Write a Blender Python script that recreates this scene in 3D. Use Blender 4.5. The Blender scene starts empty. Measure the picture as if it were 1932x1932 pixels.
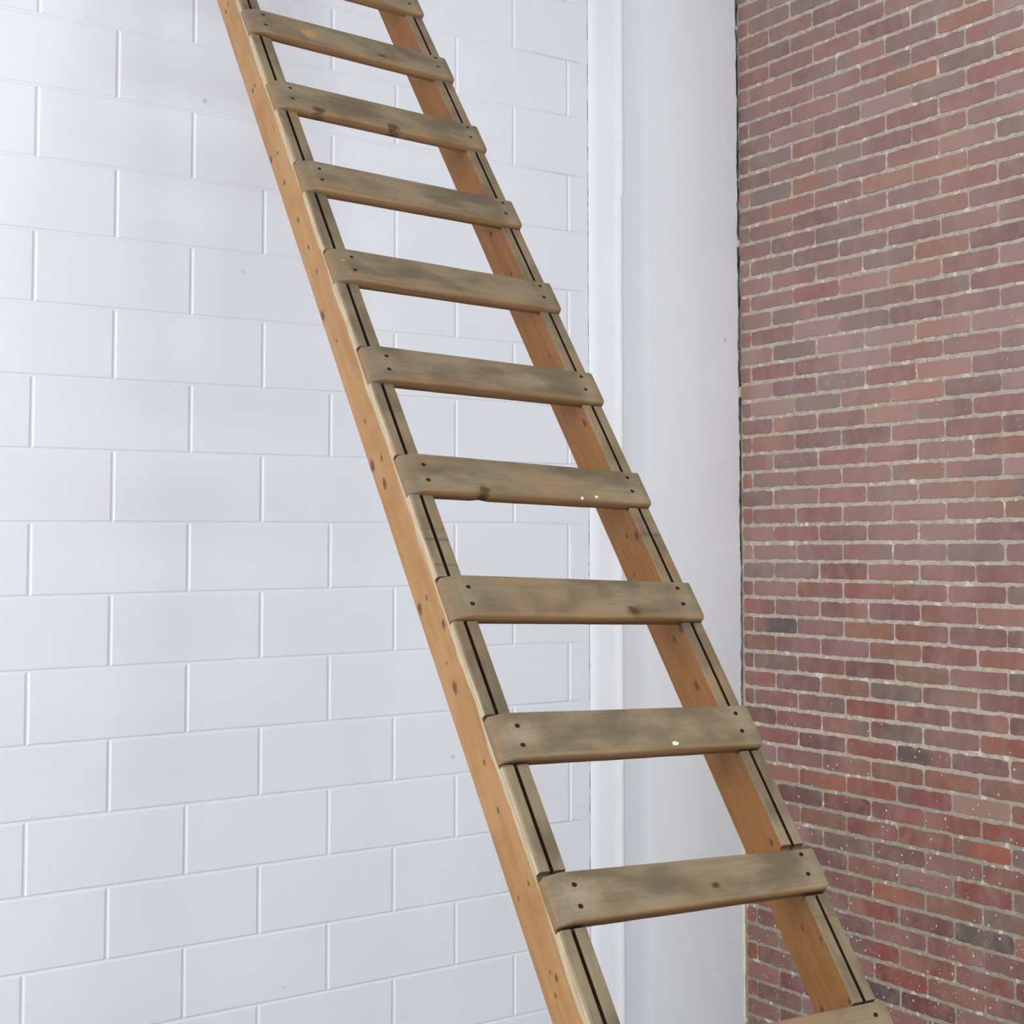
import bpy, math, random
from mathutils import Vector, Matrix, noise
BC='-2,-4,O;-2,20,O;-2,22,O;-2,24,O;-1,-31,m;-1,-29,r;-1,-27,R;-1,-11,l;-1,-9,l;-1,-7,D;-1,-3,d;-1,-1,o;-1,1,g;-1,3,R;-1,5,b;-1,21,m;0,-30,m;0,-26,o;0,-22,g;0,-6,O;0,-2,r;0,0,m;0,2,m;0,4,k;0,6,g;0,10,r;0,22,p;0,24,p;1,-27,r;1,-25,m;1,-23,m;1,-19,O;1,-13,g;1,-11,g;1,-9,d;1,-7,b;1,-5,d;1,-3,m;1,-1,R;1,1,g;1,3,m;1,5,m;1,7,p;1,9,r;2,-30,g;2,-20,O;2,-18,D;2,-16,d;2,-14,R;2,-12,l;2,-6,D;2,-2,R;2,0,m;2,2,R;2,4,m;2,6,b;2,8,p;2,10,d;2,12,O;3,-21,g;3,-19,R;3,-15,o;3,-11,l;3,-9,g;3,-7,b;3,-5,r;3,-3,r;3,-1,b;3,1,D;3,3,D;3,5,m;3,7,b;3,9,r;3,13,D;3,15,g;4,-22,R;4,-18,m;4,-16,p;4,-14,T;4,-12,d;4,-10,l;4,-6,D;4,-4,m;4,-2,m;4,0,b;4,2,R;4,4,O;4,6,D;4,8,R;4,10,R;4,12,R;4,14,R;4,16,r;4,18,R;4,20,R;4,22,k;5,-25,R;5,-21,p;5,-19,O;5,-17,r;5,-15,g;5,-11,l;5,-7,T;5,-5,r;5,-3,m;5,-1,o;5,1,r;5,3,p;5,5,b;5,7,g;5,9,g;5,11,b;5,13,r;5,15,D;5,17,O;5,19,m;5,21,R;6,-26,d;6,-24,O;6,-22,r;6,-18,p;6,-16,D;6,-14,T;6,-12,d;6,-10,r;6,-8,T;6,-6,r;6,-4,o;6,-2,o;6,0,m;6,2,r;6,4,r;6,6,b;6,8,D;6,10,k;6,12,R;6,14,R;6,16,m;6,18,D;6,20,R;6,22,D;7,-23,g;7,-19,O;7,-15,O;7,-11,T;7,-9,T;7,-7,m;7,-5,m;7,-3,b;7,-1,m;7,1,r;7,3,r;7,5,R;7,7,b;7,9,b;7,13,R;7,15,m;7,17,b;7,19,r;8,-26,O;8,-24,d;8,-20,o;8,-16,r;8,-14,r;8,-12,m;8,-10,r;8,-8,d;8,-4,d;8,-2,o;8,0,g;8,2,r;8,4,p;8,6,m;8,8,D;8,14,O;8,16,R;8,18,k;8,20,R;9,-23,R;9,-21,b;9,-17,p;9,-11,l;9,-9,p;9,-3,o;9,-1,p;9,1,r;9,3,o;9,5,r;9,7,p;9,9,R;9,13,R;9,19,p;10,-24,R'
C = bpy.context.scene.collection
R = math.radians
H = 2.15                       # survey datum above the floor
rnd = random.Random(11)

# ------------------------------------------------------------------ helpers
def srgb(r, g, b):
    f = lambda c: (c/255/12.92) if c/255 <= .04045 else ((c/255+.055)/1.055)**2.4
    return (f(r), f(g), f(b), 1)

class MB:
    def __init__(s): s.v = []; s.f = []; s.m = []; s.col = []
    def vert(s, p, c=None): s.v.append(tuple(p)); s.col.append(c or (1, 1, 1, 1)); return len(s.v)-1
    def face(s, ids, m=0): s.f.append(tuple(ids)); s.m.append(m)
    def box(s, lo, hi, m=0):
        x0, y0, z0 = lo; x1, y1, z1 = hi
        i = [s.vert(p) for p in ((x0,y0,z0),(x1,y0,z0),(x1,y1,z0),(x0,y1,z0),(x0,y0,z1),(x1,y0,z1),(x1,y1,z1),(x0,y1,z1))]
        for q in ((3,2,1,0),(4,5,6,7),(0,1,5,4),(1,2,6,5),(2,3,7,6),(3,0,4,7)): s.face([i[k] for k in q], m)
    def build(s, name, mats, parent=None, smooth=False, tint=False):
        me = bpy.data.meshes.new(name); me.from_pydata(s.v, [], s.f)
        for m in (mats if isinstance(mats, (list, tuple)) else [mats]): me.materials.append(m)
        for p, mi in zip(me.polygons, s.m):
            p.material_index = mi; p.use_smooth = smooth
        if tint:
            a = me.color_attributes.new('tint', 'FLOAT_COLOR', 'POINT')
            for i, c in enumerate(s.col): a.data[i].color = c
        me.update()
        o = bpy.data.objects.new(name, me); C.objects.link(o)
        if parent: o.parent = parent
        return o

def struct(o): o['kind'] = 'structure'; return o
def bevel(o, w, seg=2):
    b = o.modifiers.new('bevel', 'BEVEL'); b.width = w; b.segments = seg; b.limit_method = 'ANGLE'; b.angle_limit = R(40)
    b.harden_normals = False
    return o

class NT:
    """small node-tree writer"""
    def __init__(s, name, rough=.6, spec=.5):
        s.mat = bpy.data.materials.new(name); s.mat.use_nodes = True
        s.t = s.mat.node_tree; s.t.nodes.clear()
        s.out = s.n('ShaderNodeOutputMaterial'); s.bs = s.n('ShaderNodeBsdfPrincipled')
        s.t.links.new(s.bs.outputs[0], s.out.inputs[0])
        s.bs.inputs['Roughness'].default_value = rough; s.bs.inputs['Specular IOR Level'].default_value = spec
    def n(s, k, **p):
        x = s.t.nodes.new(k)
        for a, b in p.items(): setattr(x, a, b)
        return x
    def put(s, sock, val):
        if hasattr(val, 'links'): s.t.links.new(val, sock)
        elif val is not None: sock.default_value = val
    def math(s, op, a, b=None, c=None, clamp=False):
        x = s.n('ShaderNodeMath', operation=op, use_clamp=clamp)
        s.put(x.inputs[0], a); s.put(x.inputs[1], b); s.put(x.inputs[2], c)
        return x.outputs[0]
    def mix(s, f, a, b, mode='MIX'):
        x = s.n('ShaderNodeMix', data_type='RGBA', blend_type=mode)
        s.put(x.inputs[0], f); s.put(x.inputs[6], a); s.put(x.inputs[7], b)
        return x.outputs[2]
    def ramp(s, v, lo, hi):
        x = s.n('ShaderNodeMapRange', interpolation_type='SMOOTHSTEP')
        s.put(x.inputs[0], v); s.put(x.inputs[1], lo); s.put(x.inputs[2], hi)
        return x.outputs[0]
    def coord(s): return s.n('ShaderNodeTexCoord').outputs['Object']
    def mapping(s, v, loc=(0,0,0), sc=(1,1,1)):
        x = s.n('ShaderNodeMapping'); s.put(x.inputs[0], v); s.put(x.inputs[1], loc); s.put(x.inputs[3], sc); return x.outputs[0]
    def noise(s, v, sc, det=3, rough=.55, dist=0):
        x = s.n('ShaderNodeTexNoise'); s.put(x.inputs['Vector'], v); s.put(x.inputs['Scale'], sc)
        x.inputs['Detail'].default_value = det; x.inputs['Roughness'].default_value = rough; x.inputs['Distortion'].default_value = dist
        return x.outputs[0]
    def voro(s, v, sc, feat='F1'):
        x = s.n('ShaderNodeTexVoronoi', feature=feat); s.put(x.inputs['Vector'], v); s.put(x.inputs['Scale'], sc)
        return x.outputs
    def xyz(s, v):
        x = s.n('ShaderNodeSeparateXYZ'); s.put(x.inputs[0], v); return x.outputs
    def bump(s, h, strength=.3, dist=.002):
        x = s.n('ShaderNodeBump'); s.put(x.inputs['Height'], h); x.inputs['Strength'].default_value = strength
        x.inputs['Distance'].default_value = dist; s.t.links.new(x.outputs[0], s.bs.inputs['Normal'])
    def color(s, c): s.put(s.bs.inputs['Base Color'], c)

# ------------------------------------------------------------------ materials
def painted(name, base, pits=True, amp=1.0):
    n = NT(name, .55, .35); v = n.coord()
    big = n.noise(v, 1.7, 2); fine = n.noise(v, 60, 3)
    c = n.mix(n.ramp(big, .35, .7), base, tuple(x*.965 for x in base[:3])+(1,))
    if pits:
        d = n.voro(v, 5.5)[0]
        w = n.noise(v, 9, 1)
        spot = n.math('MULTIPLY', n.ramp(d, .055, .02), n.ramp(w, .55, .62))
        c = n.mix(n.math('MULTIPLY', spot, .45), c, srgb(150, 150, 146))
    n.color(c)
    n.bump(n.math('ADD', n.math('MULTIPLY', fine, .35*amp), n.math('MULTIPLY', n.noise(v, 14, 2), 1.0*amp)), .25, .003)
    return n.mat

WHITE = srgb(224, 226, 233)
M_block = painted('painted_block', WHITE)
M_plaster = painted('painted_plaster', srgb(238, 240, 244), amp=1.3)
M_trim = painted('painted_column', srgb(233, 236, 241), amp=1.5)

def crack_mat():
    n = NT('crack_fill', .9, .1); v = n.mapping(n.coord(), sc=(1, 1, 1))
    a = n.noise(v, 14, 3); b = n.noise(n.mapping(v, loc=(3, 1, 7)), 5, 2)
    c = n.mix(n.ramp(a, .42, .56), srgb(120, 118, 108), srgb(226, 229, 232))
    c = n.mix(n.ramp(b, .55, .66), c, srgb(196, 188, 165))
    n.color(c); return n.mat
M_crack = crack_mat()

def gap_mat():
    n = NT('corner_gap', .95, .1); v = n.coord()
    a = n.noise(n.mapping(v, sc=(1, 1, .5)), 30, 3); b = n.noise(n.mapping(v, loc=(5, 2, 1)), 17, 2)
    z = n.xyz(v)[2]
    lowz = n.ramp(z, 1.25, .85)
    c = n.mix(n.ramp(a, .4, .62), srgb(54, 56, 48), srgb(112, 106, 90))
    c = n.mix(n.ramp(b, .60, .66), c, srgb(205, 200, 170))
    cream = n.mix(n.ramp(a, .45, .6), srgb(214, 210, 192), srgb(222, 215, 165))
    c = n.mix(lowz, c, cream)
    n.color(c); n.bump(a, .8, .006); return n.mat
M_gap = gap_mat()

def brick_mat():
    n = NT('red_brick', .78, .35); v = n.coord()
    t = n.mix(1., n.n('ShaderNodeVertexColor', layer_name='tint').outputs[0], (.80, .67, .65, 1), 'MULTIPLY')
    Z = n.xyz(v)[2]
    m1 = n.noise(v, 16, 4, .6); m2 = n.noise(n.mapping(v, loc=(2, 5, 3)), 7.5, 2)
    c = n.mix(n.ramp(m1, .4, .75), t, n.mix(.5, t, srgb(146, 116, 108)))
    c = n.mix(n.math('MULTIPLY', n.ramp(m2, .60, .74), .6), c, srgb(116, 105, 106))
    # paler towards the top of the wall, with uneven noise
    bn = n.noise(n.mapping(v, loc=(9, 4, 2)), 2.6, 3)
    pale_top = n.math('ADD', n.math('MULTIPLY', n.ramp(n.math('ADD', Z, bn), 1.75, 3.1), .20), n.math('MULTIPLY', n.ramp(bn, .42, .62), .08))
    c = n.mix(pale_top, c, srgb(192, 170, 165))
    f = n.noise(v, 190, 2)
    c = n.mix(n.math('MULTIPLY', n.ramp(f, .58, .75), .25), c, srgb(96, 70, 66))
    c = splash(n, v, c)
    n.color(c); n.bump(n.math('ADD', n.math('MULTIPLY', m1, 1.0), n.math('MULTIPLY', f, .4)), .35, .004)
    return n.mat
def splash(n, v, c):
    # droplets of white paint, denser low on the wall
    z = n.xyz(v)[2]
    dens = n.math('ADD', .05, n.math('MULTIPLY', n.ramp(z, 2.5, 1.2), .20))
    for sc, r, off in ((40, .17, 0), (17, .10, 4), (80, .18, 8)):
        o = n.voro(n.mapping(v, loc=(off, off*.7, off*.3)), sc)
        pick = n.math('LESS_THAN', n.xyz(o[1])[0], dens)
        rad = n.math('MULTIPLY', n.xyz(o[1])[1], r)
        c = n.mix(n.math('MULTIPLY', n.math('MULTIPLY', pick, n.math('LESS_THAN', o[0], rad)), .85), c, srgb(224, 212, 200))
    return c
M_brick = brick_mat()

def mortar_mat():
    n = NT('mortar', .9, .2); v = n.coord()
    z = n.xyz(v)[2]
    a = n.noise(v, 45, 3); b = n.noise(v, 11, 2)
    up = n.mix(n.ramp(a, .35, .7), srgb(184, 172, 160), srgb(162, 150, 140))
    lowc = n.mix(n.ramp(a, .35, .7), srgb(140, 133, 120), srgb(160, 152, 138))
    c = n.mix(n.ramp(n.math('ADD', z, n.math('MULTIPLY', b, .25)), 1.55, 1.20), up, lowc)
    blob = n.ramp(n.noise(n.mapping(v, loc=(7, 7, 7)), 26, 2), .61, .68)
    c = n.mix(n.math('MULTIPLY', blob, .6), c, srgb(226, 216, 200))
    n.color(splash(n, v, c)); n.bump(a, .6, .004); return n.mat
M_mortar = mortar_mat()

TONES = {  # grey, warm and pale areas that belong to the boards themselves
    'd': srgb(68, 42, 22), 'f': srgb(104, 92, 76), 'p': srgb(172, 154, 132), 'o': srgb(196, 140, 66), 'w': srgb(226, 220, 200)}

def wood(name, kind, spots=(), seed=0., grain_axis=2, warm=None):
    """kind 'rung' or 'stile'. local x = across the ladder, y = away from the climber, z = up the ladder"""
    n = NT(name, .62, .3); v = n.coord(); X, Y, Z = n.xyz(v)
    L = (.045, 1, 1) if grain_axis == 0 else (1, 1, .045)
    sh = n.mapping(v, loc=(seed*3.1, seed*1.7, seed*2.3))
    g = n.mapping(sh, sc=L)
    fine = n.noise(g, 260, 4, .6); mid = n.noise(g, 70, 3, .6, .4)
    blot = n.noise(n.mapping(sh, sc=(.5, 1, 1) if grain_axis == 0 else (1, 1, .5)), 16, 3)
    cross = n.noise(n.mapping(sh, sc=(1, 1, 1)), 7, 2)
    gc = n.mix(n.ramp(blot, .35, .68), srgb(138, 122, 96), srgb(103, 90, 71))
    gc = n.mix(n.ramp(cross, .5, .7), gc, srgb(140, 116, 88))
    gc = n.mix(n.math('MULTIPLY', n.ramp(mid, .5, .75), .5), gc, srgb(112, 94, 72))
    gc = n.mix(n.math('MULTIPLY', n.ramp(fine, .5, .72), .35), gc, srgb(96, 82, 64))
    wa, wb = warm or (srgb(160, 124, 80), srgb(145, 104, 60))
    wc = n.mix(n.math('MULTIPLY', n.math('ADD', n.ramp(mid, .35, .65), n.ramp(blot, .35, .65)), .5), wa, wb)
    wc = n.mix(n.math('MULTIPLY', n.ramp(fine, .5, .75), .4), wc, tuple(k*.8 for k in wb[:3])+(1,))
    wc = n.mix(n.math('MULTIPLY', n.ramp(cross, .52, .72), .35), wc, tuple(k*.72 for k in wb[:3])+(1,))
    if kind == 'stile':
        zb = n.n('ShaderNodeCombineXYZ'); n.put(zb.inputs[2], Z); n.put(zb.inputs[0], seed)
        band = n.noise(n.mapping(zb.outputs[0], sc=(1, 1, 1)), 9, 2); thin = n.noise(zb.outputs[0], 42, 1)
        gc = n.mix(n.math('MULTIPLY', n.ramp(band, .52, .68), .45), gc, srgb(92, 78, 62))
        gc = n.mix(n.math('MULTIPLY', n.ramp(thin, .66, .74), .5), gc, srgb(80, 62, 44))
    jag = n.math('MULTIPLY', n.math('SUBTRACT', n.noise(n.mapping(sh, sc=(1, 1, .35)), 22, 3), .5), .026)
    if kind == 'stile':
        front = n.ramp(n.math('ADD', Y, n.math('MULTIPLY', jag, .15)), .0048, .0028)
        c = n.mix(front, wc, gc)
        if warm is None:
            # bare worn arris between the side and the climbing face
            jj = n.math('ADD', Y, jag)
            band = n.math('MULTIPLY', n.ramp(jj, .021, .015), n.math('SUBTRACT', 1, front))
            side = n.math('LESS_THAN', X, -.235)
            pale = n.mix(n.ramp(fine, .4, .65), srgb(176, 164, 140), srgb(152, 136, 110))
            c = n.mix(n.math('MULTIPLY', band, side), c, pale)
        # notch faces carry shade and old dirt in their colour; slot faces dark brown
    else:
        under = n.ramp(n.math('ADD', Z, n.math('MULTIPLY', jag, .5)), .012, .002)
        back = n.ramp(Y, -.010, -.004)
        c = n.mix(n.math('MULTIPLY', n.math('MAXIMUM', back, n.math('MULTIPLY', under, .55)), .85), gc, n.mix(n.ramp(mid, .4, .7), srgb(150, 112, 72), srgb(122, 88, 54)))
        # greyer scuffed ends over the stiles
        endl = n.math('MULTIPLY', n.ramp(n.math('ADD', X, n.math('MULTIPLY', jag, .6)), -.222, -.228), .6)
        c = n.mix(endl, c, srgb(110, 98, 80))
        endr = n.math('MULTIPLY', n.ramp(X, .20, .225), .25)
        c = n.mix(endr, c, srgb(160, 144, 116))
    for (a, z, r, k) in spots:
        A = Y if kind == 'stile' else X
        rx, rz = (r*.8, r*1.5) if kind == 'stile' else (r*1.25, r)
        dx = n.math('DIVIDE', n.math('SUBTRACT', A, a), rx); dz = n.math('DIVIDE', n.math('SUBTRACT', Z, z), rz)
        d = n.math('SQRT', n.math('ADD', n.math('MULTIPLY', dx, dx), n.math('MULTIPLY', dz, dz)))
        d = n.math('ADD', d, n.math('MULTIPLY', n.math('SUBTRACT', n.noise(sh, 120, 2), .5), 1.3))
        soft = {'d': (1.35, .45, .85), 'f': (1.5, .4, .55), 'p': (1.8, .2, .4), 'o': (1.3, .6, .6), 'w': (1.0, .8, .95)}[k]
        c = n.mix(n.math('MULTIPLY', n.ramp(d, soft[0], soft[1]), soft[2]), c, TONES[k])
    n.color(c)
    n.bump(n.math('ADD', fine, n.math('MULTIPLY', mid, 1.2)), .35, .0012)
    return n.mat

def plain(name, col, rough=.6, metal=0, spec=.4):
    n = NT(name, rough, spec); v = n.coord()
    n.color(n.mix(n.noise(v, 40, 2), col, tuple(k*.8 for k in col[:3])+(1,))); n.bs.inputs['Metallic'].default_value = metal
    return n.mat
M_nail = plain('rusty_nail_head', srgb(52, 42, 36), .55, .6)
def floor_mat():
    n = NT('concrete_floor', .5, .4); v = n.coord()
    a = n.noise(v, 1.3, 4); b = n.noise(v, 30, 3)
    c = n.mix(a, srgb(168, 164, 158), srgb(138, 134, 129)); c = n.mix(n.math('MULTIPLY', b, .3), c, srgb(120, 116, 110))
    n.color(c); n.bump(b, .2, .002); return n.mat
M_floor = floor_mat()
M_ceil = painted('ceiling_paint', srgb(226, 228, 232), pits=False)
M_frame = plain('window_frame_paint', srgb(70, 72, 74), .4)
def glass_mat():
    m = bpy.data.materials.new('window_glass'); m.use_nodes = True; t = m.node_tree; t.nodes.clear()
    o = t.nodes.new('ShaderNodeOutputMaterial'); a = t.nodes.new('ShaderNodeBsdfTransparent'); g = t.nodes.new('ShaderNodeBsdfGlossy')
    g.inputs[1].default_value = .02; x = t.nodes.new('ShaderNodeMixShader'); x.inputs[0].default_value = .06
    t.links.new(a.outputs[0], x.inputs[1]); t.links.new(g.outputs[0], x.inputs[2]); t.links.new(x.outputs[0], o.inputs[0]); return m
M_glass = glass_mat()

# ------------------------------------------------------------------ the room
XL, YF, CZ = -6.2, -8.2, 5.2       # left wall, front wall, ceiling height
XB = .5644                          # brick wall plane
YP = .100                           # plaster panel plane

# --- block wall: every block is dished at its rim so the tooled joints are real grooves
W = .2032
def block_wall():
    m = MB()
    prof = [(0, .0032), (.0020, .0030), (.0040, .0017), (.0055, .0004), (.0072, 0)]
    x_end = -.1465
    def cell(x0, x1, z0, z1, last):
        dpt = rnd.uniform(-.0004, .0004)
        rings = []
        for i, (d, y) in enumerate(prof):
            xr = x1 - (d if not last else d*.12)
            yy = y + (dpt if i == len(prof)-1 else 0)
            if last and i == 0: yy = .0
            rings.append([m.vert(p) for p in ((x0+d, y, z0+d), (xr, y if not last else 0., z0+d), (xr, y if not last else 0., z1-d), (x0+d, y, z1-d))])
        for a, b in zip(rings, rings[1:]):
            for k in range(4): m.face((a[k], a[(k+1) % 4], b[(k+1) % 4], b[k]))
        m.face(rings[-1])
    for r in range(-16, 11):
        zt, zb = H - r*W, H - (r+1)*W
        if zb >= CZ: continue
        zt2 = min(zt, CZ); zb2 = max(zb, 0)
        par = r % 2
        ks = [k for k in range(-22, 9) if k % 2 == par]
        xs = [-.2222-(8-k)*W + rnd.uniform(-.0012, .0012) for k in ks]
        xs = [x for x in xs if x > XL+.03]
        xs = [XL] + xs + [x_end]
        for i in range(len(xs)-1):
            cell(xs[i], xs[i+1], zb2, zt2, i == len(xs)-2)
    # body of the wall behind the faces
    m.box((XL-.2, .006, 0), (x_end, .2, CZ))
    return struct(m.build('wall_back', M_block))
block_wall()

# --- column strip beside the crack, with its raised soft edge
def extrude_plan(m, pts, zs, jitter=0, close=False, mi=0):
    rows = []
    for z in zs:
        row = []
        for i, (x, y) in enumerate(pts):
            j = jitter*noise.noise(Vector((i*.0+x*3, y*3, z*9))) if jitter else 0
            row.append(m.vert((x+(j if i not in (0,) else 0), y+j*.25, z)))
        rows.append(row)
    for a, b in zip(rows, rows[1:]):
        for k in range(len(pts)-1): m.face((a[k], a[k+1], b[k+1], b[k]), mi)
m = MB()
zs = [i*.02 for i in range(int(CZ/.02)+1)]
edge = [(-.1425, .006), (-.1425, .0012), (-.1405, 0), (-.10, 0), (-.045, -.0002), (-.034, -.0006), (-.024, -.0022), (-.014, -.0036), (-.006, -.0034), (-.0015, -.001), (0, .003), (0, .02), (0, .1), (0, .2)]
rows = []
for z in zs:
    row = []
    hz = z - H
    for (x, y) in edge:
        dx = .0016*noise.noise(Vector((.3, 1.2, z*7))) if x > -.04 else 0
        dy = .0012*noise.noise(Vector((x*20, 4., z*11)))
        if x > -.05 and hz < 1.19: dx -= .007 if hz > 1.14-.0 else .006      # the edge steps back below the old chip
        if x > -.05 and hz < -.1: dx -= .003
        row.append(m.vert((x+dx, y+dy, z)))
    rows.append(row)
for a, b in zip(rows, rows[1:]):
    for k in range(len(edge)-1): m.face((a[k], a[k+1], b[k+1], b[k]))
struct(m.build('trim_1', M_trim, smooth=True))
m = MB()
for z0 in [i*.05 for i in range(int(CZ/.05))]:
    y0 = .0035+.002*noise.noise(Vector((1, 2, z0*6))); 
    a = [m.vert(p) for p in ((-.1475, y0, z0), (-.1415, y0, z0), (-.1415, y0, z0+.05), (-.1475, y0, z0+.05))]; m.face(a)
struct(m.build('trim_2', M_crack))

# --- plaster panel in the corner, ragged edge against the bricks
m = MB()
rows = []
for i in range(int(CZ/.008)+1):
    z = i*.008; hz = z-H
    w = .0040*noise.noise(Vector((.5, 2, z*5))) + .0020*noise.noise(Vector((4, 7, z*60))) + .0042*noise.noise(Vector((4, 2, z*22)))
    x1 = .5525 + w
    row = []
    for (x, y) in ((0, YP+.002), (.085, YP+.002), (.095, YP+.0008), (.118, YP+.0008), (.126, YP-.0010), (.134, YP-.0014), (x1-.004, YP-.0014), (x1, YP+.001), (x1+.001, YP+.02)):
        row.append(m.vert((x, y-.062*(1-x/.55)+.0018*noise.noise(Vector((x*2.2, 5, z*2.0))), z)))
    rows.append(row)
for a, b in zip(rows, rows[1:]):
    for k in range(len(a)-1): m.face((a[k], a[k+1], b[k+1], b[k]))
struct(m.build('wall_corner', M_plaster, smooth=True))
m = MB()
rows = []
for i in range(int(CZ/.008)+1):
    z = i*.008; hz = z-H
    low = max(0, min(1, (-.85-hz)/.25))
    y = YP + .012 - .013*low + .004*noise.noise(Vector((8, 2, z*17)))
    rows.append([m.vert((x, yy, z)) for x, yy in ((.535, y+.004), (.549, y), (.558+.002*noise.noise(Vector((1, 2, z*30))), y-.003*low), (.5665, y-.004-.012*low+.006*noise.noise(Vector((3, 9, z*14)))))])
for a, b in zip(rows, rows[1:]):
    for k in range(3): m.face((a[k], a[k+1], b[k+1], b[k]))
struct(m.build('trim_3', M_gap, smooth=True))

# --- brick wall: each brick an irregular slab standing out of the mortar
BCOL = {'m': (141, 111, 107), 'r': (142, 101, 93), 'R': (142, 92, 81), 'o': (153, 116, 101), 'O': (152, 102, 80), 'T': (164, 126, 110), 'b': (135, 103, 91),
        'd': (122, 97, 92), 'D': (121, 84, 79), 'p': (128, 98, 97), 'g': (124, 111, 106), 'k': (98, 93, 92), 'l': (160, 135, 131)}
known = {}
for s in BC.split(';'):
    j, r, c = s.split(','); known[(int(j), int(r))] = c
def brick_wall():
    m = MB()
    b0, L, h, z0, sl, ln, sh = -.03017, .27614, .0677, -.07168, -.01653, .00537, -.00898
    def P(s, t, d):
        A = s+t*sh; Z = t+s*sl+z0
        return (XB + Z*ln - d, -(b0+A), Z+H)
    rk = random.Random(5)
    for r in range(-46, 33):
        par = r % 2
        for j in range(-4 + par, 60, 2):
            s0, s1 = j*L/2, (j+2)*L/2
            if s0 < -.066 : s0 = -.066
            tt, tb = -r*h, -(r+1)*h
            if tb+z0+H < .012 or tt+z0+H > CZ+.02: continue
            g = .0064
            jw = .0022
            s0 += g*.66+rk.uniform(-jw, jw); s1 -= g*.66+rk.uniform(-jw, jw)
            if s1-s0 < .02: continue
            up = tt-g+rk.uniform(-.0012, .0012); dn = tb+g+rk.uniform(-.0012, .0012)
            base = BCOL[known.get((j, r)) or rk.choice('mmmrrrRRobddDpgl')]
            k = rk.uniform(.96, 1.04); base = [min(255, q*k+rk.uniform(-4, 4)) for q in base]
            c0 = srgb(*base)
            c1 = c0
            q = rk.random()
            if q < .22: c1 = srgb(*[v*.86+6 for v in base])
            elif q < .36: c1 = srgb(*BCOL[rk.choice('gdob')])
            # outline
            n_s = max(4, int((s1-s0)/.022)); n_t = 3
            pts = []
            for i in range(n_s): pts.append((s0+(s1-s0)*i/n_s, dn, 0, -1))
            for i in range(n_t): pts.append((s1, dn+(up-dn)*i/n_t, 1, 0))
            for i in range(n_s): pts.append((s1-(s1-s0)*i/n_s, up, 0, 1))
            for i in range(n_t): pts.append((s0, up-(up-dn)*i/n_t, -1, 0))
            cs, ct = (s0+s1)/2, (up+dn)/2
            out, mid_, inn = [], [], []
            dd = .0035+rk.uniform(-.0008, .0012)
            flip = rk.random() < .5
            for (s, t, ns, nt) in pts:
                wob = -.0004+.0036*noise.noise(Vector((s*45+j, t*45+r, 3.3)))+.0024*noise.noise(Vector((s*150, t*150, 1.3)))
                corner = (abs(s-s0) < 1e-6 or abs(s-s1) < 1e-6) and (abs(t-up) < 1e-6 or abs(t-dn) < 1e-6)
                s_ = s+ns*wob; t_ = t+nt*wob
                if corner:
                    s_ += (cs-s)/abs(cs-s)*.0030; t_ += (ct-t)/abs(ct-t)*.0022
                u = (s-s0)/(s1-s0); u = 1-u if flip else u
                w = max(0, min(1, (u-.55)/.25))
                cc = tuple(a*(1-w)+b*w for a, b in zip(c0, c1))
                out.append(m.vert(P(s_, t_, -.001), cc))
                mid_.append(m.vert(P(s_+(cs-s_)*.004, t_+(ct-t_)*.02, dd*.75), cc))
                inn.append(m.vert(P(s_+(.0025 if s_ < cs else -.0025)*min(1, abs(cs-s_)/.02), t_+(ct-t_)*.09, dd), cc))
            N = len(pts)
            for a, b in ((out, mid_), (mid_, inn)):
                for i in range(N): m.face((a[(i+1) % N], a[i], b[i], b[(i+1) % N]))
            # face in strips, so the tints stay local
            bot = inn[0:n_s+1]; top = [inn[(n_s+n_t+n_s-i) % N] for i in range(n_s+1)]
            lf = inn[n_s+n_t+n_s:]+[inn[0]]; rt = inn[n_s:n_s+n_t+1]
            for i in range(n_s):
                q = [bot[i+1], bot[i]]
                if i == 0: q += [inn[(N-1-t) % N] for t in range(n_t-1)]
                q += [top[i], top[i+1]]
                if i == n_s-1: q += [inn[n_s+n_t-1-t] for t in range(n_t-1)]
                m.face(q)
    # mortar bed, gently uneven
    ny, nz = 330, 260
    y0, y1 = .15, YF
    grid = []
    for i in range(ny+1):
        col = []
        # finer near the corner that is looked at
        u = i/ny; y = y0+(y1-y0)*(u**1.6)
        for k in range(nz+1):
            z = CZ*k/nz
            d = .0008+.0010*noise.noise(Vector((y*30, z*30, 7)))+.0007*noise.noise(Vector((y*90, z*90, 2)))
            col.append(m.vert((XB+(z-H)*ln-d, y, z)))
        grid.append(col)
    for i in range(ny):
        for k in range(nz): m.face((grid[i][k], grid[i][k+1], grid[i+1][k+1], grid[i+1][k]), 1)
    m.box((XB+.015, YF-.2, 0), (XB+.25, .2, CZ), 1)
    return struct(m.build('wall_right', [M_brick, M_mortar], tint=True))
brick_wall()

m = MB(); m.box((XL-.2, YF-.2, -.15), (XB+.25, .2, 0)); struct(m.build('floor', M_floor))
m = MB(); m.box((XL-.2, YF-.2, CZ), (XB+.25, .2, CZ+.15)); struct(m.build('ceiling', M_ceil))

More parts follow.
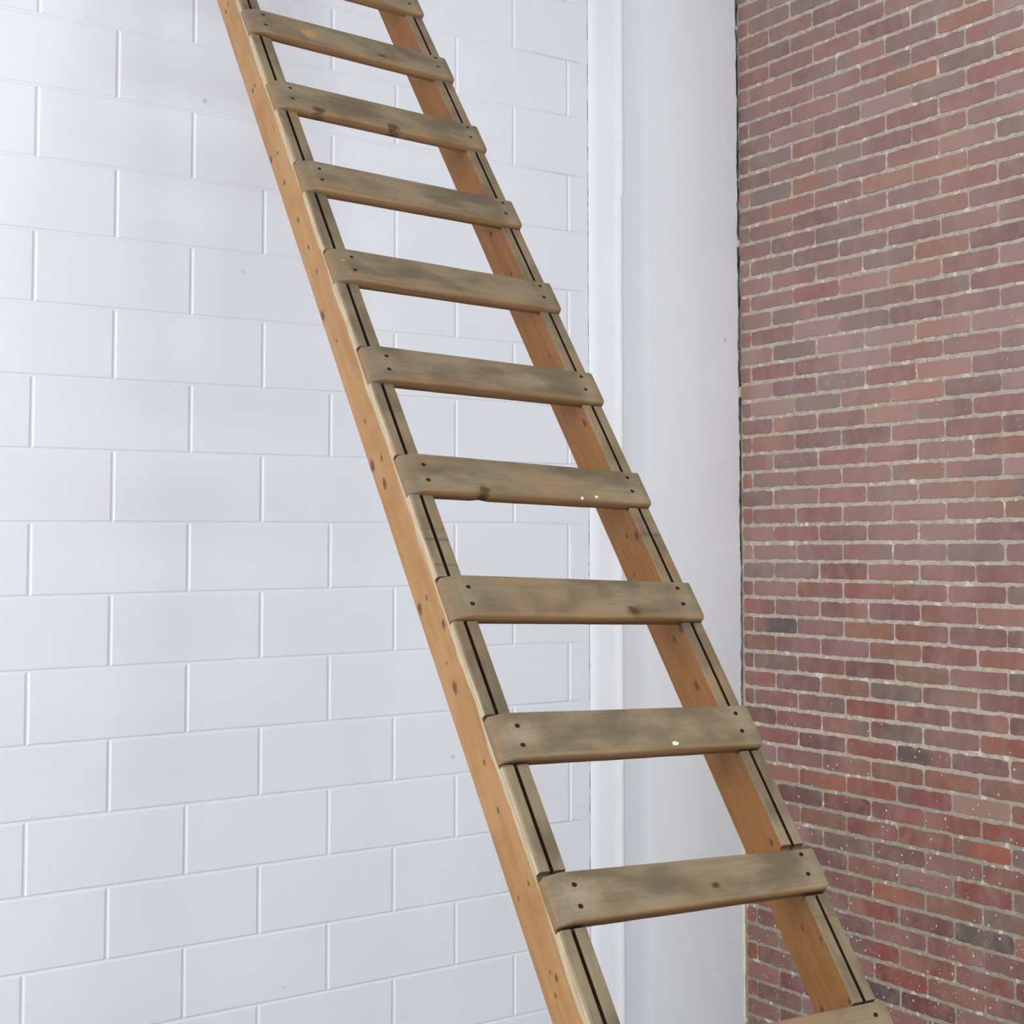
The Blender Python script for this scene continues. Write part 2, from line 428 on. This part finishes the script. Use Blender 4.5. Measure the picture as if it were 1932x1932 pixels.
# --- unseen left wall and wall behind the camera, front windows added for light
def wall_with_holes(name, axis, pos, a0, a1, holes):
    m = MB()
    def bx(p0, p1, z0, z1):
        if p1-p0 < 1e-4 or z1-z0 < 1e-4: return
        if axis == 'x': m.box((pos-.2, p0, z0), (pos, p1, z1))
        else: m.box((p0, pos-.2, z0), (p1, pos, z1))
    cur = a0
    for (p0, p1, z0, z1) in holes:
        bx(cur, p0, 0, CZ); bx(p0, p1, 0, z0); bx(p0, p1, z1, CZ); cur = p1
    bx(cur, a1, 0, CZ)
    struct(m.build(name, M_plaster))
def unseen_window(name, axis, pos, p0, p1, z0, z1, nx, nz):
    m = MB()
    def bar(a0, a1, b0, b1):
        if axis == 'x': m.box((pos-.13, a0, b0), (pos-.08, a1, b1))
        else: m.box((a0, pos-.13, b0), (a1, pos-.08, b1))
    e = .05
    bar(p0, p0+e, z0, z1); bar(p1-e, p1, z0, z1); bar(p0+e, p1-e, z0, z0+e); bar(p0+e, p1-e, z1-e, z1)
    for i in range(1, nx): c = p0+(p1-p0)*i/nx; bar(c-.015, c+.015, z0+e, z1-e)
    for i in range(1, nz): c = z0+(z1-z0)*i/nz; bar(p0+e, p1-e, c-.012, c+.012)
    o = struct(m.build(name, M_frame))
    g = MB()
    if axis == 'x': g.box((pos-.108, p0+e, z0+e), (pos-.102, p1-e, z1-e))
    else: g.box((p0+e, pos-.108, z0+e), (p1-e, pos-.102, z1-e))
    g.build('glass_pane', M_glass, o)
LW = [(-3.6, -.9, 1.1, 3.9)]
FW = [(-5.6, -3.0, 1.8, 4.6), (-2.4, -.2, 1.8, 4.6)]  # added unseen, placed and raised to light the corner and keep low bricks dim
wall_with_holes('wall_left', 'x', XL, YF-.2, .2, LW)
wall_with_holes('wall_front', 'y', YF, XL, XB+.015, FW)
for i, w in enumerate(LW): unseen_window('window_1', 'x', XL, *w, 3, 3)
for i, w in enumerate(FW): unseen_window('window_%d' % (i+2), 'y', YF, *w, 3, 3)

# ------------------------------------------------------------------ the ladder
BASE = Vector((-1.53415, -4.06299, 0))
LX, LZ, LY = Vector((.998876, .005244, -.047111)), Vector((.031436, .670588, .741164)), Vector((-.035478, .741812, -.669669))
UB, WD, TP, T, D, SP = 4.39784, .49608, .0029, .046085, .096243, .304803
lad = bpy.data.objects.new('wooden_ladder', None); C.objects.link(lad)
lad.matrix_world = Matrix(((LX.x, LY.x, LZ.x, BASE.x), (LX.y, LY.y, LZ.y, BASE.y), (LX.z, LY.z, LZ.z, BASE.z), (0, 0, 0, 1)))
lad['label'] = 'long weathered wooden ladder with flat board rungs leaning against white block wall'
lad['category'] = 'ladder'
NOTCH, TH = .010, .0235          # rung let-in depth, rung thickness
RH = .090
rungs = list(range(-5, 15))      # rung 0 is the first whole one in view, counted downwards
def zr(i): return UB - i*SP
ZTOP = 1.52+UB

def halfw(z): return .5*(WD - TP*(z-UB))
def stile(side, mat):
    m = MB()
    # heights of the notches
    lv = []
    for i in sorted(rungs, reverse=True):
        a, b = zr(i)-.004, zr(i)+RH+.009
        if a > .12 and b < ZTOP-.02: lv.append((a, b))
    segs = []; z = 0.
    for a, b in lv: segs.append((z, a, 0)); segs.append((a, b, 1)); z = b
    segs.append((z, ZTOP, 0))
    g = .0029                     # half the slot between the two boards
    def zfoot(x, y):              # world height of local (x,y,0) back to the floor
        return -(x*LX.z + y*LY.z)/LZ.z
    for bi in range(2):
        for si, (z0, z1, nt) in enumerate(segs):
            nsub = max(1, int((z1-z0)/.03))
            prev = None
            for k in range(nsub+1):
                z = z0+(z1-z0)*k/nsub
                hw = halfw(z)
                if side < 0: xa, xb = (-hw, -hw+T/2-g) if bi == 0 else (-hw+T/2+g, -hw+T)
                else: xa, xb = (hw-T, hw-T/2-g) if bi == 0 else (hw-T/2+g, hw)
                yf = NOTCH if nt else 0.
                wob = .0004*noise.noise(Vector((side*5., bi*3., z*6)))
                xa += wob; xb += wob
                pts = [(xa, D), (xa, D*.6), (xa, .017), (xa, yf+.0018), (xa+.0018, yf), (xb-.0018, yf), (xb, yf+.0018), (xb, D)]
                if side < 0 and bi == 0 and not nt:      # worn outer arris
                    w = .0020+.0022*max(0, noise.noise(Vector((2., 7., z*9))))
                    pts[3] = (xa, yf+.003+w); pts[4] = (xa+.0018+w*.6, yf)
                ring = []
                for (x, y) in pts:
                    zz = z
                    if k == 0 and si == 0: zz = zfoot(x, y)
                    ring.append(m.vert((x, y, zz)))
                if prev:
                    for q in range(len(pts)):
                        m.face((prev[q], prev[(q+1) % len(pts)], ring[(q+1) % len(pts)], ring[q]), 1 if ((bi == 0 and q == 6) or (bi == 1 and q < 3)) else (2 if (nt and q in (3, 4, 5)) else 0))
                else: m.face(list(reversed(ring)), 2)
                prev = ring
            m.face(prev, 2)
    # dark brown face closing the slot deep inside
    for z0, z1 in ((.1, ZTOP-.01),):
        hwa, hwb = halfw(z0), halfw(z1)
        xc0, xc1 = (-hwa+T/2, -hwb+T/2) if side < 0 else (hwa-T/2, hwb-T/2)
        a = [m.vert(p) for p in ((xc0-g*1.2, .012, z0), (xc0+g*1.2, .012, z0), (xc1+g*1.2, .012, z1), (xc1-g*1.2, .012, z1))]
        m.face(a, 1)
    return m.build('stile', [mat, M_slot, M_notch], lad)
M_slot = plain('dark_slot', srgb(74, 48, 25), .9)
M_notch = plain('old_dark_notch', srgb(104, 82, 58), .9)  # recess shade and old dirt put into the notch colour
LS = [(-.0536,4.6048,.0059),(-.0733,4.6021,.0059),(-.0549,4.257,.0055),(-.0714,4.257,.0056),(-.0552,3.9908,.0052),(-.0876,4.0128,.0079),(-.0671,3.8965,.0064),(-.0607,3.7539,.0063),(-.0564,3.6575,.0049),(-.0555,3.575,.0048),(-.0881,3.4702,.0106),(-.0674,3.3672,.0035),(-.0484,3.011,.0053),(-.0863,3.0293,.0108),(-.0614,3.1262,.0044),(-.066,2.9609,.0095),(-.0543,2.6655,.0049),(-.0861,2.6696,.009),(-.03,2.5835,.0077),(-.0591,2.5216,.0029),(-.0588,2.4692,.0095),(-.0472,2.301,.0055),(-.053,2.2125,.0036),(-.0371,2.0645,.0035),(-.0775,2.0641,.0035),(-.0467,1.9041,.0051),(-.064,1.886,.0034),(-.0588,1.922,.0026)]
RS = [(-.0455,3.8157,.0066),(-.0392,3.6582,.0051),(-.0197,3.1378,.0081),(-.0347,3.3682,.0036),(-.0428,2.833,.0055),(-.0152,2.8062,.0086),(-.0712,2.8156,.0033),(-.0712,2.7523,.0043),(-.0087,2.5596,.0093),(-.0384,2.556,.0052),(-.0343,2.4401,.0081),(-.0237,2.0816,.0057),(-.041,1.9194,.0037),(-.0097,1.8796,.0037),(-.08,1.7881,.0056),(-.0089,1.7628,.0045)]
s1 = stile(-1, wood('stile_wood_left', 'stile', [(-a, z, r, 'd') for a, z, r in LS], 1.3))
s1['label'] = 'left stile, warm orange side with a pale worn edge'
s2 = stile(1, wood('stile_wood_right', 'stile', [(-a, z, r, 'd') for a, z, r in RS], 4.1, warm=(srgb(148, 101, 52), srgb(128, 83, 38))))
s2['label'] = 'right stile, browner inner side'

RG = [(0,-.1089,.0387,.0144,'o'),(0,.0694,.0215,.0073,'d'),(0,.1798,.069,.0118,'f'),(1,-.1563,.004,.012,'d'),(1,.0165,.004,.0122,'d'),(5,-.1067,.0065,.0094,'d'),(5,.1277,.0078,.0034,'w'),(5,.0951,.002,.0026,'w'),(6,.1021,.0127,.0121,'d'),(7,.0708,.0116,.0052,'w'),(7,-.0323,.04,.03,'f'),(7,.0367,.033,.019,'f'),(8,.0331,.0308,.0063,'d'),(3,-.2255,.0513,.0037,'o'),(4,-.2382,-.0038,.0109,'f'),(3,-.1475,.0452,.0071,'f'),(8,-.205,.043,.023,'p'),(8,-.0692,.0486,.0221,'f'),(7,-.203,.045,.022,'p'),(6,.054,.054,.0142,'f'),(2,-.0995,.0405,.0255,'f'),(4,-.215,.012,.010,'f')]
NAILS = {0:[(-.209,.074),(-.212,.029),(.221,.082),(.217,.04)],1:[(-.207,.071),(-.211,.028),(.222,.079),(.218,.036)],2:[(-.207,.066),(-.209,.026),(.223,.077),(.219,.035)],
 3:[(-.206,.065),(-.208,.022),(.221,.073),(.218,.033)],4:[(-.207,.061),(-.211,.022),(.22,.072),(.217,.031)],5:[(-.211,.062),(-.212,.022),(.22,.07),(.217,.031)],
 6:[(-.209,.063),(-.212,.024),(.219,.072),(.216,.032)],7:[(-.21,.063),(-.212,.024),(.221,.071),(.218,.031)],8:[(-.21,.062),(-.212,.024),(.223,.069),(.219,.03)],
 9:[(-.21,.064),(-.212,.024),(.225,.066),(.220,.028)],-1:[(-.208,.07),(-.21,.028),(.219,.078),(.217,.036)]}
# bottom / top height of each rung at its left and right end, measured
ENDS = {0:(.001,.096,-.004,.0935),1:(-.006,.097,-.004,.094),2:(-.008,.094,0,.0925),3:(-.009,.0915,-.002,.090),4:(-.007,.0905,-.002,.0895),5:(-.004,.0925,0,.0875),
        6:(-.002,.092,-.001,.089),7:(0,.0915,.001,.0895),8:(.001,.088,.003,.080)}
wood_generic = wood('rung_wood', 'rung', (), 9., 0)
def rung(i):
    z0 = zr(i); hw = halfw(z0)
    bl, tl, br, tr = ENDS.get(i, (-.002, .091, -.001, .089))
    m = MB()
    cr = .0042
    y1, y0 = NOTCH-.0005, NOTCH-TH
    x0, x1 = -hw-.0004, hw+.0022
    wear = .027+.006*noise.noise(Vector((i*3.3, 2, 5)))
    prev = None
    N = 26
    xs = [x0, x0+.0025]+[x0+wear*q for q in (.4, .7, .93, 1.1)]+[x0+wear*1.1+(x1-x0-wear*1.1-.0025)*k/N for k in range(1, N+1)]+[x1]
    for k, x in enumerate(xs):
        u = (x-x0)/(x1-x0)
        zb = bl+(br-bl)*u; zt = tl+(tr-tl)*u
        inset = .0022 if k in (0, len(xs)-1) else 0
        wob = .0006*noise.noise(Vector((x*9, i*3.7, 1.)))
        zb += inset+wob+.0005*noise.noise(Vector((x*40, i*2.1, 5.))); zt -= inset-wob
        yf = y0+inset+.0003*noise.noise(Vector((x*12, i, 9.)))
        tw = max(0, min(1, 1-(x-x0)/wear))
        yf += .0098*tw          # the end is worn down towards the outer edge
        if i == 5 and abs(x+.1067) < .010: zb += .004
        pts = []
        for (cy, cz, a0) in ((y1-.002, zb+.002, 0), ):
            pass
        c = cr
        pts = [(y1, zb), (yf+c*1.2, zb)]
        for a in (22, 45, 68): pts.append((yf+c*1.2-c*1.2*math.sin(R(a)), zb+c*1.3-c*1.3*math.cos(R(a))))
        pts += [(yf, zb+c*1.3), (yf, (zb+zt)/2), (yf, zt-c*.6)]
        for a in (30, 60): pts.append((yf+c*.6-c*.6*math.cos(R(a)), zt-c*.6+c*.6*math.sin(R(a))))
        pts += [(yf+c*.6, zt), (y1, zt)]
        ring = [m.vert((x, y, z)) for y, z in pts]
        n = len(pts)
        if prev:
            for q in range(n): m.face((prev[q], ring[q], ring[(q+1) % n], prev[(q+1) % n]))
        else: m.face(ring)
        prev = ring
    m.face(list(reversed(prev)))
    sp = [(a, z, r, k) for (q, a, z, r, k) in RG if q == i]
    if i in ENDS or i in (9, -1):
        mat = wood('rung_wood', 'rung', sp, 2.0+i*1.37, 0)
    else: mat = wood_generic
    o = m.build('rung', mat, lad, smooth=False)
    o.location = (0, 0, z0)
    for p in o.data.polygons: p.use_smooth = len(p.vertices) == 4
    if i in LAB: o['label'] = LAB[i]
    # nails: slightly sunk dark heads
    for (x, z) in NAILS.get(i, [(-.21, .064), (-.212, .024), (.221, .072), (.218, .032)]):
        nm = MB(); rr = .0043
        ring = []; ring2 = []; r3 = []
        for q in range(12):
            a = q*math.tau/12; wx = 1+.18*noise.noise(Vector((x*90, z*90+i, q)))
            ring.append(nm.vert((rr*wx*math.cos(a), .004, rr*wx*math.sin(a))))
            ring2.append(nm.vert((rr*wx*math.cos(a), -.0002, rr*wx*math.sin(a))))
            r3.append(nm.vert((rr*.6*math.cos(a), .0000, rr*.6*math.sin(a))))
        for q in range(12):
            p = (q+1) % 12
            nm.face((ring[q], ring[p], ring2[p], ring2[q])); nm.face((ring2[q], ring2[p], r3[p], r3[q]))
        nm.face(r3); nm.face(list(reversed(ring)))
        no = nm.build('nail', M_nail, o); no.location = (x, y0-.0003, z)
    return o
LAB = {0: 'rung with a small orange stain near its left end', 5: 'rung with a dark knot nicking its lower edge', 6: 'rung with a dark knot near the right end of its lower edge',
       7: 'rung with a pale fleck of dried paint', 8: 'rung with a small round knot right of the middle'}
for i in rungs:
    if zr(i)+RH < ZTOP-.03 and zr(i) > .12: rung(i)

# ------------------------------------------------------------------ light
w = bpy.data.worlds.new('sky'); bpy.context.scene.world = w; w.use_nodes = True
w.node_tree.nodes['Background'].inputs[0].default_value = (.80, .90, 1.0, 1); w.node_tree.nodes['Background'].inputs[1].default_value = 1.0
def area(name, loc, rot, sx, sy, power, col):
    l = bpy.data.lights.new(name, 'AREA'); l.shape = 'RECTANGLE'; l.size = sx; l.size_y = sy; l.energy = power; l.color = col
    o = bpy.data.objects.new(name, l); C.objects.link(o); o.location = loc; o.rotation_euler = rot; return o
for (p0, p1, z0, z1) in LW:
    area('daylight_left', (XL-.25, (p0+p1)/2, (z0+z1)/2), (0, R(-90), 0), z1-z0, p1-p0, 252, (1, .955, .885))
for k, (p0, p1, z0, z1) in enumerate(FW):
    area('daylight_front', ((p0+p1)/2, YF-.25, (z0+z1)/2), (R(90), 0, 0), p1-p0, z1-z0, (100, 318)[k], (.87, .955, 1.0))  # added lamps, fill the corner from behind the camera

# ------------------------------------------------------------------ camera
cam = bpy.data.cameras.new('camera'); co = bpy.data.objects.new('camera', cam); C.objects.link(co)
rx, ry, rz = Vector((.73392773, -.6789818, -.01827056)), Vector((-.02691631, -.05595134, .99807062)), Vector((.67869404, .73201992, .05933993))
rz = -rz
co.matrix_world = Matrix(((rx.x, ry.x, rz.x, -2.875363), (rx.y, ry.y, rz.y, -4.924163), (rx.z, ry.z, rz.z, H-.148820), (0, 0, 0, 1)))
cam.sensor_fit = 'HORIZONTAL'; cam.sensor_width = 36; cam.lens = 2965.293/1932*36
cam.shift_x = (966-1839.5176)/1932; cam.shift_y = (879.3076-966)/1932
cam.clip_start = .05
sc = bpy.context.scene; sc.camera = co
sc.view_settings.view_transform = 'Standard'; sc.view_settings.look = 'None'; sc.view_settings.gamma = 1; sc.view_settings.use_curve_mapping = False
sc.view_settings.exposure = -0.08
